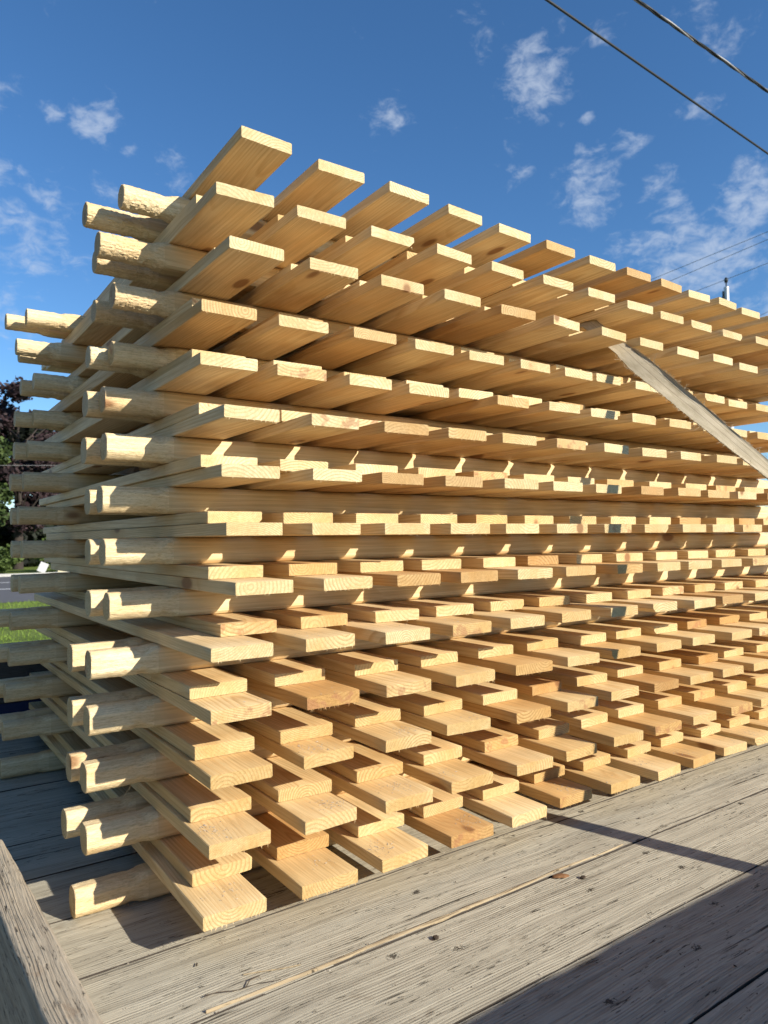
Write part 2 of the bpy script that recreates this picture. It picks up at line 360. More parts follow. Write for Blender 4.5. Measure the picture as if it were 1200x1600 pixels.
def picket(parent, x, y, z, rg, detail, mats):
    w = W + rg.uniform(-.0025, .0025); t = T - .0007; L = LEN + rg.uniform(-.012, .012)
    c = rg.uniform(.0007, .0018)
    corners = [(0,0,1,1),(w,0,-1,1),(w,t,-1,-1),(0,t,1,-1)]     # x, z, inward signs
    wane = [0,0,0,0]
    if rg.random() < .05: wane[rg.choice((0,1,1))] = rg.uniform(.003, .009)
    skew = rg.gauss(0, .03); bowx = rg.uniform(-.003, .003)
    nsub = 6 if detail else 1
    def ring(yy, inset, jit):
        f = yy / L; bx = bowx * math.sin(math.pi * f); pts = []
        for i in range(4):
            x0, z0, sx, sz = corners[i]
            wn = c + inset + wane[i] * (max(0, 1 - f*3.2) + (.25 if f < .9 else 0))
            p = (x0 + sx*(inset*.4), z0 + sz*wn); q = (x0 + sx*wn, z0 + sz*(inset*.4))
            pr = (p, q) if i in (0, 2) else (q, p)
            pts += list(pr)
        out = []
        n = len(pts)
        for k in range(n):
            a, b = pts[k], pts[(k+1) % n]
            long_ = abs(a[0]-b[0]) > .05
            m = nsub*2 if long_ else 1
            for q in range(m):
                s_ = q / m
                px, pz = a[0]+(b[0]-a[0])*s_, a[1]+(b[1]-a[1])*s_
                jy = rg.uniform(-jit, jit)
                out.append((px+bx, yy + (px - w/2)*skew*(1 if f < .5 else -1) + jy, pz))
        return out
    ys = [(0, .0008, .0006), (.0012, 0, .0004), (.06, 0, 0), (.16, 0, 0), (.34*L, 0, 0), (.62*L, 0, 0), (L-.0012, 0, 0), (L, .0008, .0004)]
    mb = MB()
    rings = [ring(*q) for q in ys]
    mb.loft([rr[::-1] for rr in rings], 1, 1, 0)
    if detail:      # saw fuzz hanging from the lower edge of the cut
        for _ in range(rg.choice((0, 2, 4, 8, 14))):
            fx = rg.uniform(.004, w-.004); ln = rg.uniform(.003, .008); b = len(mb.v)
            mb.v += [(fx-.0005, .0005, .0012), (fx+.0005, .0005, .0012), (fx+rg.uniform(-.003,.003), -rg.uniform(0,.002), -ln*.7)]
            mb.face((b, b+1, b+2), 0)
    return mb.build('picket', mats, parent, 40, (x, y, z))

def rail(parent, xl, xr, y, z, rg, near, rough_end=False):
    nseg = 56; hh = D/2 - .0004; hs = rg.uniform(.0262, .0282); Rr = rg.uniform(.0325, .0345); Rt = rg.uniform(.0250, .0265) if rough_end else rg.uniform(.0278, .0298)
    tl = rg.uniform(.072, .095) if near else .085
    nl = .052; Ltot = xr - xl
    xs = [0, .0015]; q = .006
    while q < tl: xs.append(q); q += .003 if near else .012
    k = 0
    while k <= 12: xs.append(tl + nl*k/12); k += 1
    half = xs[:]
    body = [tl+nl + (Ltot - 2*(tl+nl))*s_ for s_ in (.03,.08,.15,.25,.4,.55,.7,.85,.97)]
    full = half + body + [Ltot - v for v in reversed(half)]
    rings = []; so = rg.uniform(0, 99); rough = rg.choice((.0022, .0030)) if rough_end else rg.choice((.0005, .0008, .0011))
    for i, xx in enumerate(full):
        e = min(xx, Ltot - xx); pts = []
        if e < tl: rc = Rt - (.0012 if e < .001 else 0)
        elif e < tl + nl: s_ = (e - tl)/nl; rc = Rt - .0020*math.sin(math.pi*min(1, s_*2.0)) + (.036 - Rt)*s_**1.7
        else: rc = 1
        for k in range(nseg):
            th = 2*math.pi*k/nseg; cs, sn = math.cos(th), math.sin(th)
            prof = min(Rr, hh/max(1e-4, abs(sn)), hs/max(1e-4, abs(cs)))
            ins = 0.0 if e >= tl + nl else (1 if e < tl else 1 - ((e - tl)/nl)**.7)
            r0 = min(prof*(1 - .045*ins), rc)
            if e < tl + nl*.6:
                nz = mnoise.noise(Vector((xx*60+so, cs*2.2, sn*2.2+so)))*.30 + mnoise.noise(Vector((xx*110+so, cs*8, sn*8+so)))*.45 + mnoise.noise(Vector((xx*300+so, cs*14, sn*14+so)))*.5
                r0 += rough*nz - rough*.3
            else:
                r0 += .0007*mnoise.noise(Vector((xx*5+so, cs*3, sn*3))) - .0004
            pts.append((xx, r0*cs, r0*sn))
        rings.append(pts)
    mb = MB(); base = 0
    mb.loft(rings, 1, 1, 0)
    n = len(half)
    for fi in range((n-1)*nseg): mb.m[fi] = 2 if fi // nseg < n-4 else 0
    if near:
        for _ in range(rg.choice((5, 9, 14, 20)) + (10 if rough_end else 0)):
            px = tl + rg.uniform(-.01, .06); th = rg.uniform(-2.6, -.7); ln = rg.uniform(.004, .022) if rg.random() < .85 else rg.uniform(.025, .055)
            r0 = Rt + .0005; p = Vector((px, r0*math.cos(th), r0*math.sin(th))); d = Vector((rg.uniform(-1, .4), math.cos(th)*.5, math.sin(th)*.8 - .2)).normalized()
            wd = rg.uniform(.0006, .0022); side = Vector((.3, .8, .2)).normalized()*wd; b = len(mb.v)
            for s_ in range(5):
                w_ = 1 - s_/4.6; mb.v += [tuple(p - side*w_), tuple(p + side*w_)]
                d = (d + Vector((rg.uniform(-.35,.35), rg.uniform(-.3,.3), rg.uniform(-.45,.15)))).normalized(); p = p + d*ln/4
            for s_ in range(4): mb.face((b+2*s_, b+2*s_+1, b+2*s_+3, b+2*s_+2), 0)
    return mb.build('rail', RAIL, parent, 17, (xl, y, z))

ORD = ['', 'first', 'second', 'third', 'fourth', 'fifth', 'sixth', 'seventh', 'eighth', 'ninth', 'tenth', 'eleventh', 'twelfth', 'thirteenth', 'fourteenth']
GRP = 'pine picket fence panels stacked flat on the trailer'
def a_label(i):
    if i == 14: return 'topmost pine fence panel of the stack, its pickets against open sky'
    if i == 1: return 'lowest pine fence panel, its two rails resting directly on the grey deck'
    if i == 12: return 'pine fence panel on rails whose jutting picket ends the webbing strap slips between'
    if i == 13: return 'pine fence panel with jutting picket ends, next below the topmost panel'
    if i > 7: return 'pine fence panel on its rails, %s row of jutting picket ends from the top' % ORD[15-i]
    return 'pine fence panel on its rails, %s row of jutting picket ends up from the deck' % ORD[i]
def b_label(i):
    if i == 1: return 'pine fence panel lying face down straight on the lowest panel, picket ends set back'
    if i == 13: return 'face down pine fence panel hidden highest under the topmost panel, picket ends set back'
    if i > 7: return 'face down pine fence panel, %s row of set back picket ends from the top' % ORD[14-i]
    return 'face down pine fence panel, %s row of set back picket ends up from the deck' % ORD[i]

def fence_panel(kind, i):
    rg = random.Random((i*31 + (7 if kind == 'B' else 0)))
    y0 = A_Y[i] if kind == 'A' else B_Y[i]
    xs = list(A_X[i] if kind == 'A' else B_X[i])
    n_meas = len(xs)
    while len(xs) < 14 and xs[-1] < 2.12: xs.append(xs[-1] + S + rg.uniform(-.013, .013))
    zr = (i-1)*PITCH if kind == 'A' else i*PITCH          # rail layer
    zp = (i-1)*PITCH + D if kind == 'A' else i*PITCH - T  # picket layer
    zb = ZOFF + min(zr, zp)
    top = kind == 'A' and i == 14
    lift = lambda x: .0175*max(0, 1 - x/1.05)
    root = empty('fence_panel', (xs[0], y0, zb), a_label(i) if kind == 'A' else b_label(i), 'fence panel', GRP)
    for k, x in enumerate(xs):
        dy = max(-.014, min(.014, rg.gauss(0, .0055)))
        p_ = picket(root, x - xs[0], dy, ZOFF + zp - zb + .00035, rg, x < 1.3, PICKETS[0 if i < 5 else 1 if i < 8 else 2])
        if top:      # the topmost panel has sprung up a little at its near left corner
            la, lb = lift(x), 0.0
            sl = (la - lb)/.934; p_.rotation_euler = (-math.atan(sl), 0, 0); p_.location.z += la + .288*sl + .0012
    row = i if kind == 'A' else i+1
    nl = (A_NEAR if kind == 'A' else B_NEAR)[row]; fl = (A_FAR if kind == 'A' else B_FAR)[row]
    ny, fy = .288, 1.222
    xe = xs[-1] + W + .13
    for xl, yy, nr in ((nl, ny, True), (fl, fy, False)):
        ro = rail(root, xl - xs[0], xe + rg.uniform(-.03, .03) - xs[0], yy, ZOFF + zr - zb + D/2, rg, nr, row >= 11)
        if top and nr:
            for v in ro.data.vertices: v.co.z += lift(v.co.x + xl)
    return root

for i in range(1, 15):
    fence_panel('A', i)
    if i < 14: fence_panel('B', i)

# ------------------------------------------------------------------ trailer
trailer = empty('flatbed_trailer', (1.9, .25, -.93), 'weathered grey wooden flatbed trailer that carries the stacked fence panels', 'trailer')
trailer_off = Vector((-1.9, -.25, .93))
def tl(p): return tuple(Vector(p) + trailer_off)
XL, XR = -.272, 4.3
def plank(y0, y1, z1, rg):
    mb = MB(); rings = []; x = XL; so = rg.uniform(0, 99); zz = rg.uniform(-.0005, .0005)
    while x <= XR + 1e-6:
        j = lambda s_: mnoise.noise(Vector((x*9+s_, so, 0)))*.0008 + mnoise.noise(Vector((x*40+s_, so, 3)))*.0007
        a, b = y0 + .0014 + j(0), y1 - .0014 + j(50); zt = z1 + zz + mnoise.noise(Vector((x*2, so, 7)))*.0012
        e = .0007 + abs(j(20))*.5
        m_ = [a + e*1.2 + (b-a-2.4*e)*q/4 for q in range(5)]
        rings.append([(x, a, -.04), (x, a, zt-e)] + [(x, q, zt + mnoise.noise(Vector((x*6, q*30+so, 1)))*.0008) for q in m_] + [(x, b, zt-e), (x, b, -.04)])
        x += .02 if x < 1.6 else .12
    mb.loft([rr[::-1] for rr in rings], 0, 0, 0)
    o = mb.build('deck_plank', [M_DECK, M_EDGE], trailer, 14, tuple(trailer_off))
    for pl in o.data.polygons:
        if abs(pl.normal.y) > .45: pl.material_index = 1  # plank side faces get a near-black colour so the seams read as dark lines
    return o
seams = [-1.245, -.985, -.782, -.585, -.394, -.178, .024, .226, .43, .63, .835, 1.04, 1.24, 1.445, 1.65, 1.80]
rg = random.Random(3)
planks = {}
for a, b in zip(seams[:-1], seams[1:]):
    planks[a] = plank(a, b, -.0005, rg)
# pale splinter torn up along a seam
mb = MB(); rg = random.Random(12); rings = []
x = -.10
while x < .86:
    f = (x + .10)/.96; wd = .0044*math.sin(math.pi*min(1, .04+f*.95))**.8 * (1 + .5*mnoise.noise(Vector((x*20, 1, 2))) + .35*mnoise.noise(Vector((x*75, 4, 2)))); yc = -.170 + .004*mnoise.noise(Vector((x*7, 5, 1)))
    zt = .0022 + .0018*mnoise.noise(Vector((x*14, 2, 9)))
    rings.append([(x, yc-wd, -.001), (x, yc-wd*.8, zt), (x, yc+wd*.2, zt+.001), (x, yc+wd, zt*.6), (x, yc+wd, -.001)])
    x += .012
mb.loft([r2[::-1] for r2 in rings], 0, 0, 0)
mb.build('splintered_edge', M_FRESH, planks[-.178], 60)
# weathered end timber in the foreground
def rough_timber(name, mat, x0, x1, y0, y1, z0, z1, axis, seed, cut=.0, step=.015, round_end=True):
    mb = MB(); rings = []; L0, L1 = (y0, y1) if axis == 'Y' else (x0, x1); q = L0
    vals = []
    while q < L1 - 1e-6: vals.append(q); q += step
    vals.append(L1)
    for q in vals:
        en = min(q - L0, L1 - q); rr = .006 + (.0 if not round_end else .012*max(0, 1 - en/.03)**2)
        nz = lambda s_: mnoise.noise(Vector((q*8+s_, seed, 0)))*.0035 + mnoise.noise(Vector((q*33+s_, seed, 4)))*.0015
        a, b = (x0, x1) if axis == 'Y' else (y0, y1)
        a += nz(0); b += nz(40); zt = z1 + nz(80) - (rr - .006)*.8
        prof = [(a, z0), (a, zt-rr), (a+rr*.35, zt-rr*.3), (a+rr, zt)]
        for k in range(1, 6): prof.append((a+rr + (b-a-2*rr)*k/6, zt + mnoise.noise(Vector((q*5, k*1.7, seed)))*.0022))
        prof += [(b-rr, zt), (b-rr*.35, zt-rr*.3), (b, zt-rr), (b, z0)]
        rings.append([((u, q, w) if axis == 'Y' else (q, u, w)) for u, w in prof])
    if axis == 'Y': rings = [r2[::-1] for r2 in rings][::1]
    mb.loft(rings if axis == 'X' else rings, 0, 0, 0)
    me = mb.build(name, mat, trailer, 50, tuple(trailer_off))
    return me
eb = rough_timber('end_board', M_TIMBER, -.343, -.286, -1.24, .435, -.16, .100, 'Y', 4.2)
for v in eb.data.vertices: v.co.x -= .034*(v.co.y - .435)
sb = rough_timber('side_board', M_SIDE, -.30, 4.3, -1.30, -1.252, -.12, .468, 'X', 8.8, step=.06)
fb = rough_timber('side_board', M_DARKTIMBER, -.30, 4.3, 1.81, 1.86, .085, .298, 'X', 2.8, step=.05)
fb['label'] = 'dark side board along the far edge, with a bolt hole'
mb = MB(); mb.tube([(-.02, 1.806, .185), (-.02, 1.815, .185)], .014, 14); mb.build('bolt', M_STEEL, fb)
mb = MB(); mb.box(-.30, 4.3, 1.803, 1.87, -.14, .083); mb.build('edge_beam', M_NAVY, trailer, None, tuple(trailer_off))
mb = MB()
for yy in (-.6, 1.1): mb.box(-.2, 4.2, yy-.05, yy+.05, -.26, -.042)
for xx in (0, .8, 1.6, 2.4, 3.2, 4.0): mb.box(xx-.03, xx+.03, -1.2, 1.78, -.10, -.0415)
mb.build('chassis_beam', M_STEEL, trailer, None, tuple(trailer_off))
for yy in (-1.12, 1.62):
    for xx in (2.0, 2.85):
        mb = MB(); prof = [(-.10, .22), (-.10, .33), (-.07, .365), (.07, .365), (.10, .33), (.10, .22)]
        rings = [[(xx + r0*math.cos(2*math.pi*k/32), yy + w_, -.565 + r0*math.sin(2*math.pi*k/32)) for k in range(32)] for w_, r0 in prof]
        mb.loft(rings, 0, 0, 0); wl = mb.build('wheel', M_RUBBER, trailer, 40, tuple(trailer_off))
        mb = MB(); rings = [[(xx + r0*math.cos(2*math.pi*k/24), yy + w_, -.565 + r0*math.sin(2*math.pi*k/24)) for k in range(24)] for w_, r0 in ((-.108, .05), (-.108, .20), (.108, .20), (.108, .05))]
        mb.loft(rings, 0, 0, 0); mb.build('rim', M_STEEL, wl, 40)

# ------------------------------------------------------------------ webbing strap
def strap_material():
    mt, t, bs = material('grey_canvas_webbing')
    uv = t.xyz(t.n('ShaderNodeTexCoord').outputs['UV'])
    u, v = uv[0], uv[1]       # metres across, metres along
    tw = t.m('SINE', t.m('ADD', t.m('MULTIPLY', v, 1700), t.m('MULTIPLY', t.m('ABSOLUTE', t.m('SINE', t.m('MULTIPLY', u, 330))), 3.0)))
    tw2 = t.m('SINE', t.m('MULTIPLY', u, 2200))
    n1 = t.noise(t.comb(t.m('MULTIPLY', u, 60), t.m('MULTIPLY', v, 14), 0), 1, 5, .65)
    n2 = t.noise(t.comb(t.m('MULTIPLY', u, 500), t.m('MULTIPLY', v, 500), 0), 1, 3, .6)
    c = t.mix(t.sstep(n1, .3, .7), (.40, .335, .225), (.56, .48, .345))
    c = t.mix(t.m('MULTIPLY', t.sstep(tw, -.2, 1), .30), c, (.13, .105, .07))
    c = t.mix(t.m('MULTIPLY', t.sstep(tw2, .3, 1), .18), c, (.085, .075, .06))
    seam = t.sstep(t.m('ABSOLUTE', t.m('SUBTRACT', u, .030)), .0013, .0004)
    seam2 = t.sstep(t.m('ABSOLUTE', t.m('SUBTRACT', u, .048)), .0013, .0004)
    c = t.mix(t.m('MULTIPLY', t.m('MAXIMUM', seam, seam2), .5), c, (.09, .06, .04))
    c = t.mix(t.m('MULTIPLY', t.sstep(n2, .55, .8), .3), c, (.46, .42, .33))
    t.put(bs.inputs['Base Color'], c); bs.inputs['Roughness'].default_value = .95
    bs.inputs['Specular IOR Level'].default_value = .05
    t.put(bs.inputs['Normal'], t.bump(t.m('ADD', t.m('ADD', tw, t.m('MULTIPLY', tw2, .6)), t.m('MULTIPLY', n2, 2)), .6, .0006))
    return mt
M_STRAP = strap_material()
rg = random.Random(5)
strap_root = empty('webbing_strap', (1.205, -1.2, 0), 'frayed grey canvas webbing strap slanting down from the stack to the trailer edge', 'strap')
so_ = Vector((-1.205, 1.2, 0))
mb = MB(); rings = []; uvs = []
path = []
P0, P1 = Vector((1.203, -1.205, .012)), Vector((1.205, .055, 1.189))
NS = 150
for i in range(NS+1):
    f = i/NS; p = P0.lerp(P1, f); p.z -= .010*math.sin(math.pi*f); path.append((p, f))
ext = [Vector((1.2045, .085, 1.2165)), Vector((1.204, .115, 1.2435)), Vector((1.204, .15, 1.277)), Vector((1.204, .172, 1.297)), Vector((1.204, .20, 1.303)), Vector((1.204, .25, 1.3035))]
for k, p in enumerate(ext): path.append((p, 1 + (k+1)*.03))
prev_len = 0; lastp = None; edge_pts = []
for i, (p, f) in enumerate(path):
    if lastp is not None: prev_len += (p - lastp).length
    lastp = p
    q0 = path[max(0, i-1)][0]; q1 = path[min(len(path)-1, i+1)][0]
    d = (q1 - q0).normalized()
    tw = R(10) + R(27)*min(1, max(0, (f-.70)/.22)) if f < 1 else R(30)
    wd = .066 if f < .96 else max(.056, .066 - (f-.96)*.3)
    side = Vector((1, 0, 0)); side = (side - d*side.dot(d)).normalized(); nor = side.cross(d).normalized()
    if nor.dot(SUN) < 0: nor = -nor
    s2 = side*math.cos(tw) + nor*math.sin(tw); n2 = nor*math.cos(tw) - side*math.sin(tw)
    row = []; NU = 16
    amp = .0022*math.sin(f*23)+.0015*math.sin(f*57+1)
    curl = (.004 + .003*mnoise.noise(Vector((f*25, 0, 0)))) * (1 if f < 1 else .4)
    top = []
    for k in range(NU+1):
        uu = k/NU; xo = (uu - .5)*wd; h = amp*math.sin(uu*5+f*9)*.7
        jit = .0022*mnoise.noise(Vector((f*160, k, 3))) if k in (0, NU) else 0
        if uu > .86: h += curl*math.sin((uu-.86)/.14*2.6); xo -= .006*((uu-.86)/.14)**2
        top.append((p + s2*(xo+jit) + n2*(h+.0012), uu*wd))
    bot = [(v - n2*.0024, uu_) for v, uu_ in reversed(top)]
    ring = top + bot
    rings.append([tuple(v + so_) for v, _ in ring]); uvs.append([(uu_, prev_len) for _, uu_ in ring])
    if f <= 1: edge_pts.append((top[0][0], top[-1][0], s2, n2, d))
mb.loft(rings, 0, 0, 0)
flat = [q for r2 in uvs for q in r2]
strap = mb.build('webbing', M_STRAP, strap_root, 60)
uvl = strap.data.uv_layers.new(name='weave')
for lp in strap.data.loops: uvl.data[lp.index].uv = flat[lp.vertex_index]
mb = MB()
for _ in range(800):
    e = edge_pts[rg.randrange(60, len(edge_pts))]; right = rg.random() < .5
    p = (e[1] if right else e[0]) + so_ + e[4]*rg.uniform(-.004, .004); d = (e[2]*(1 if right else -1) + e[4]*rg.uniform(-1.6, 1.6) + e[3]*rg.uniform(-.2, 1)).normalized()
    ln = rg.uniform(.003, .010) if rg.random() < .85 else rg.uniform(.012, .03); pts = [p]
    for s_ in range(4):
        d = (d + Vector((rg.uniform(-.5,.5), rg.uniform(-.5,.5), rg.uniform(-.5,.4)))).normalized(); p = p + d*ln/4; pts.append(p)
    mb.tube(pts, .00035, 3, 0, False)
mb.build('frayed_thread', M_STRAP, strap_root)
mb = MB(); mb.tube([(1.203+so_.x + .045*math.cos(a_), -1.205+so_.y, .03+.028*math.sin(a_)) for a_ in [2*math.pi*k/24 for k in range(25)]], .005, 8)
mb.build('anchor_ring', M_STEEL, strap_root, 60)

# ------------------------------------------------------------------ small debris
rg = random.Random(21)
mb = MB()
for i in range(1, 6):
    for k, x in enumerate(A_X[i]):
        if rg.random() < .35 and i > 1: continue
        z = ZOFF + (i-1)*PITCH + D + T + .0001
        cx, cy = x + rg.uniform(.02, .09), A_Y[i] + rg.uniform(.02, .07)
        for _ in range(rg.choice((18, 40, 75)) if i < 4 else 14):
            px, py = rg.gauss(cx, .020), rg.gauss(cy, .018)
            if x + .004 < px < x + W - .004 and A_Y[i] + .006 < py < A_Y[i] + .11:
                mb.flake((px, py, z), rg.uniform(.0010, .0026), rg)
for _ in range(160):
    px = rg.uniform(-.2, 1.9); py = rg.choice((.022, -.179, -.394, -.02, .03)) + rg.gauss(0, .006)
    mb.flake((px, py, .0005), rg.uniform(.0010, .0028), rg)
tag(mb.build('sawdust', M_DUST), 'grey sawdust sprinkled on the lowest picket ends and along the deck seams', 'sawdust', None, 'stuff')
mb = MB()
for _ in range(520):
    px, py = rg.uniform(-.25, 2.2), rg.uniform(-.8, .05)
    mb.flake((px, py, .0015), rg.uniform(.001, .003) if rg.random() < .93 else rg.uniform(.004, .006), rg)
tag(mb.build('wood_crumbs', M_DEBRIS), 'dark crumbs of bark and dirt scattered over the grey deck planks', 'debris', None, 'stuff')
def chip(loc, rz, lx, ly, h, label, mat, name='wood_chip', cat='wood chip', seed=1):
    rg = random.Random(seed); mb = MB(); rings = []
    for q in range(9):
        f = q/8; w_ = ly*.5*(1 - .5*abs(f*2-1)**2)*(1+rg.uniform(-.25,.25)); x_ = (f-.5)*lx; zz = h*(.35+.4*math.sin(f*3))
        rings.append([(x_, -w_, 0.0), (x_+rg.uniform(-.001,.001), -w_*.8, zz), (x_, 0, zz*1.2), (x_, w_*.8, zz*.9), (x_, w_, 0.0)])
    mb.loft([r2[::-1] for r2 in rings], 0, 0, 0)
    o = mb.build(name, mat, None, 50, loc); o.rotation_euler = (0, 0, rz); return tag(o, label, cat)
chip((.622, -.192, .002), -.5, .032, .012, .006, 'brown bark chip lying alone on the sunlit deck plank', M_CHIP)
chip((.655, -.22, .0015), .4, .012, .010, .004, 'small dark clod beside the brown bark chip on the deck', M_DEBRIS, 'dirt_clod', 'dirt clod', 2)
chip((.285, -.215, .0015), 1.0, .012, .010, .004, 'dark dirt clod on the plank in front of the splintered seam', M_DEBRIS, 'dirt_clod', 'dirt clod', 3)
mb = MB(); p = Vector((-.09, -.135, .003)); pts = []
for k in range(14): pts.append(p + Vector((k*.0085, -.0022*k + .002*math.sin(k*.9), -.0008+.0006*math.sin(k*.7))))
mb.tube(pts, [.0008*(1-.04*k) for k in range(14)], 6)
mb.tube([pts[7], pts[7]+Vector((.012,.012,.001)), pts[7]+Vector((.03,.016,-.0005))], .0008, 5)
tag(mb.build('twig', M_DEBRIS, None, 60), 'thin dark forked twig on the deck near the lowest picket', 'twig')
mb = MB(); pts = [Vector((-.02+.012*k, -.118-.0042*k, .0012+.0006*math.sin(k))) for k in range(8)]
mb.tube(pts, .0009, 5); tag(mb.build('straw', M_FRESH, None, 60), 'pale bit of straw on the deck crossing the dark twig', 'straw')

# ------------------------------------------------------------------ ground, road, far side
def ground_mat():
    mt, t, bs = material('lawn'); p = t.n('ShaderNodeTexCoord').outputs['Object']
    n1 = t.noise(p, .8, 6, .6); n2 = t.noise(p, 14, 5, .7)
    c = t.mix(n1, (.10, .15, .022), (.19, .24, .045)); c = t.mix(t.sstep(n2, .45, .7), c, (.06, .10, .015))
    t.put(bs.inputs['Base Color'], c); bs.inputs['Roughness'].default_value = .95
    t.put(bs.inputs['Normal'], t.bump(n2, .8, .05)); return mt
GZ = -.93
def sheet(name, x0, x1, y0, y1, z, mat):
    mb = MB(); b = 0; mb.v = [(x0,y0,z),(x1,y0,z),(x1,y1,z),(x0,y1,z)]; mb.face((0,1,2,3)); o = mb.build(name, mat); return tag(o, None, None, None, 'structure')
sheet('ground', -900, 900, -600, 1500, GZ, ground_mat())
sheet('yard_gravel', -30, 40, -14, 7.5, GZ+.004, simple('gravel', (.24, .22, .19), .95, var=.35, scale=20, bump=.02))
sheet('road', -300, 300, 20.5, 37, GZ+.008, simple('asphalt', (.105, .105, .11), .9, var=.2, scale=3, bump=.01))
white = simple('road_paint', (.72, .72, .70), .7, var=.1)
sheet('road_marking', -300, 300, 26.6, 26.85, GZ+.012, white); sheet('road_marking', -300, 300, 31.2, 31.45, GZ+.012, white)
mb = MB(); mb.box(-300, 300, 37, 37.2, GZ-.05, GZ+.14); tag(mb.build('kerb', simple('concrete', (.42,.41,.38), .9)), None, None, None, 'structure')
rg = random.Random(9); mb = MB()
M_GRASS = simple('grass_blades', (.13, .20, .03), .8, var=.45, scale=2)
for _ in range(9000):
    y = rg.uniform(8.5, 20.2); x = rg.uniform(-2, 6.5); h = rg.uniform(.04, .11); a = rg.uniform(0, 6.28); b = len(mb.v); w_ = .008
    mb.v += [(x-w_*math.cos(a), y-w_*math.sin(a), GZ), (x+w_*math.cos(a), y+w_*math.sin(a), GZ), (x+rg.uniform(-.04,.04), y+rg.uniform(-.04,.04), GZ+h)]
    mb.face((b, b+1, b+2))
tag(mb.build('grass', M_GRASS), 'sunlit green grass between the trailer and the road', 'grass', None, 'stuff')

def leafmat(name, a, b):
    mt, t, bs = material(name)
    g_ = t.n('ShaderNodeNewGeometry').outputs['Random Per Island']
    t.put(bs.inputs['Base Color'], t.mix(g_, a, b)); bs.inputs['Roughness'].default_value = .7
    return mt
M_PURPLE = leafmat('copper_leaves', (.016, .010, .012), (.055, .032, .034))
M_GREEN = leafmat('green_leaves', (.020, .038, .010), (.075, .11, .028))
M_DARKG = leafmat('shade_dark_needles', (.004, .006, .004), (.012, .018, .008))  # near-black leaf colour stands in for deep shade across the road
M_BUSH = leafmat('bush_leaves', (.035, .06, .012), (.09, .13, .03))
M_BARK = simple('bark', (.045, .036, .03), .95, var=.4, scale=6, bump=.03)
def tree(name, x, y, h, rx, z0, leaf, nleaf, size, label, cat, group, seed, conic=False, trunk=True):
    rg = random.Random(seed); root = empty(name, (x, y, GZ), label, cat, group)
    if trunk:
        mb = MB(); mb.tube([(0,0,0), (.05,.05,h*.3), (-.1,.1,h*.6), (0,0,h*.9)], [h*.028, h*.02, h*.012, h*.003], 10)
        for k in range(9):
            a = rg.uniform(0, 6.28); zz = h*rg.uniform(.25, .75); l = rx*rg.uniform(.5, .85)
            mb.tube([(0,0,zz), (l*.5*math.cos(a), l*.5*math.sin(a), zz+h*.06), (l*math.cos(a), l*math.sin(a), zz+h*.14)], [h*.010, h*.006, h*.002], 6)
        mb.build('trunk', M_BARK, root, 60)
    mb = MB(); cl = []
    for k in range(46):
        zz = rg.uniform(z0, 1); 
        rr = rx*((1-(zz-z0)/(1-z0))*.95+.05) if conic else rx*math.sqrt(max(.05, 1-((zz-(z0+1)/2)/((1-z0)/2))**2))
        a = rg.uniform(0, 6.28); q = rr*math.sqrt(rg.uniform(.1, 1)); cl.append((q*math.cos(a), q*math.sin(a), zz*h, rx*rg.uniform(.16, .34)))
    for _ in range(nleaf):
        c = rg.choice(cl); v = Vector((rg.gauss(0,1), rg.gauss(0,1), rg.gauss(0,1))).normalized()*c[3]*rg.uniform(.4, 1.05)
        p = Vector(c[:3]) + Vector((v.x, v.y, v.z*.8))
        if p.z < .05: continue
        a = Vector((rg.gauss(0,1), rg.gauss(0,1), rg.gauss(0,.6))).normalized(); b_ = a.cross(Vector((rg.gauss(0,1), rg.gauss(0,1), rg.gauss(0,1)))).normalized(); s_ = size*rg.uniform(.6, 1.4); b = len(mb.v)
        mb.v += [tuple(p-a*s_), tuple(p+b_*s_*.55), tuple(p+a*s_), tuple(p-b_*s_*.55)]; mb.face((b, b+1, b+2, b+3))
    mb.build('crown', leaf, root); return root
G2 = 'trees across the road'
tree('copper_beech', 6.4, 47, 11.0, 2.7, .25, M_PURPLE, 7000, .16, 'tall purple leaved tree across the road at the left of the stack', 'tree', G2, 1)
tree('maple_tree', 3.4, 44, 8.6, 2.4, .2, M_GREEN, 6000, .14, 'shorter green leaved tree left of the purple tree', 'tree', G2, 2)
for k, (x, y, h, rx, lb) in enumerate(((2.0, 52, 10, 3.6, 'dark evergreen behind the green leaved tree, leftmost of the dark row'), (7.2, 53, 9.5, 4.0, 'dark evergreen standing right behind the purple tree'), (13, 54, 9, 4.2, 'dark evergreen right of the purple tree, half behind the stack'))):
    tree('evergreen_tree', x, y, h, rx, .02, M_DARKG, 13000, .36, lb, 'tree', 'dark evergreens across the road', 10+k)
for k, (x, y, h, rx, lb) in enumerate(((4.4, 41, 1.5, 1.3, 'low green bush across the road, left of the cream box'), (7.8, 41.5, 1.9, 1.6, 'low green bush across the road, right of the cream box'), (11, 42, 2.0, 1.6, 'low green bush across the road, half hidden by the stack'))):
    tree('bush', x, y, h, rx, .1, M_BUSH, 2500, .09, lb, 'bush', 'bushes across the road', 20+k, False, False)
for k, (x, y, h, rx, lb) in enumerate(((-7.5, 2.5, 10.5, 2.9, 'broad green tree added out of view to block sky, nearest to the trailer'), (-8.5, 8.5, 11.5, 3.2, 'broad green tree added out of view to block sky, behind the nearest one'), (-9.5, -4.5, 10, 3.0, 'broad green tree added out of view to block sky, towards the photographer'))):
    tree('maple_tree', x, y, h, rx, .04, M_GREEN, 9000, .22, lb, 'tree', 'trees added out of view to block sky', 30+k)  # unseen trees, added to block sky fill from the left
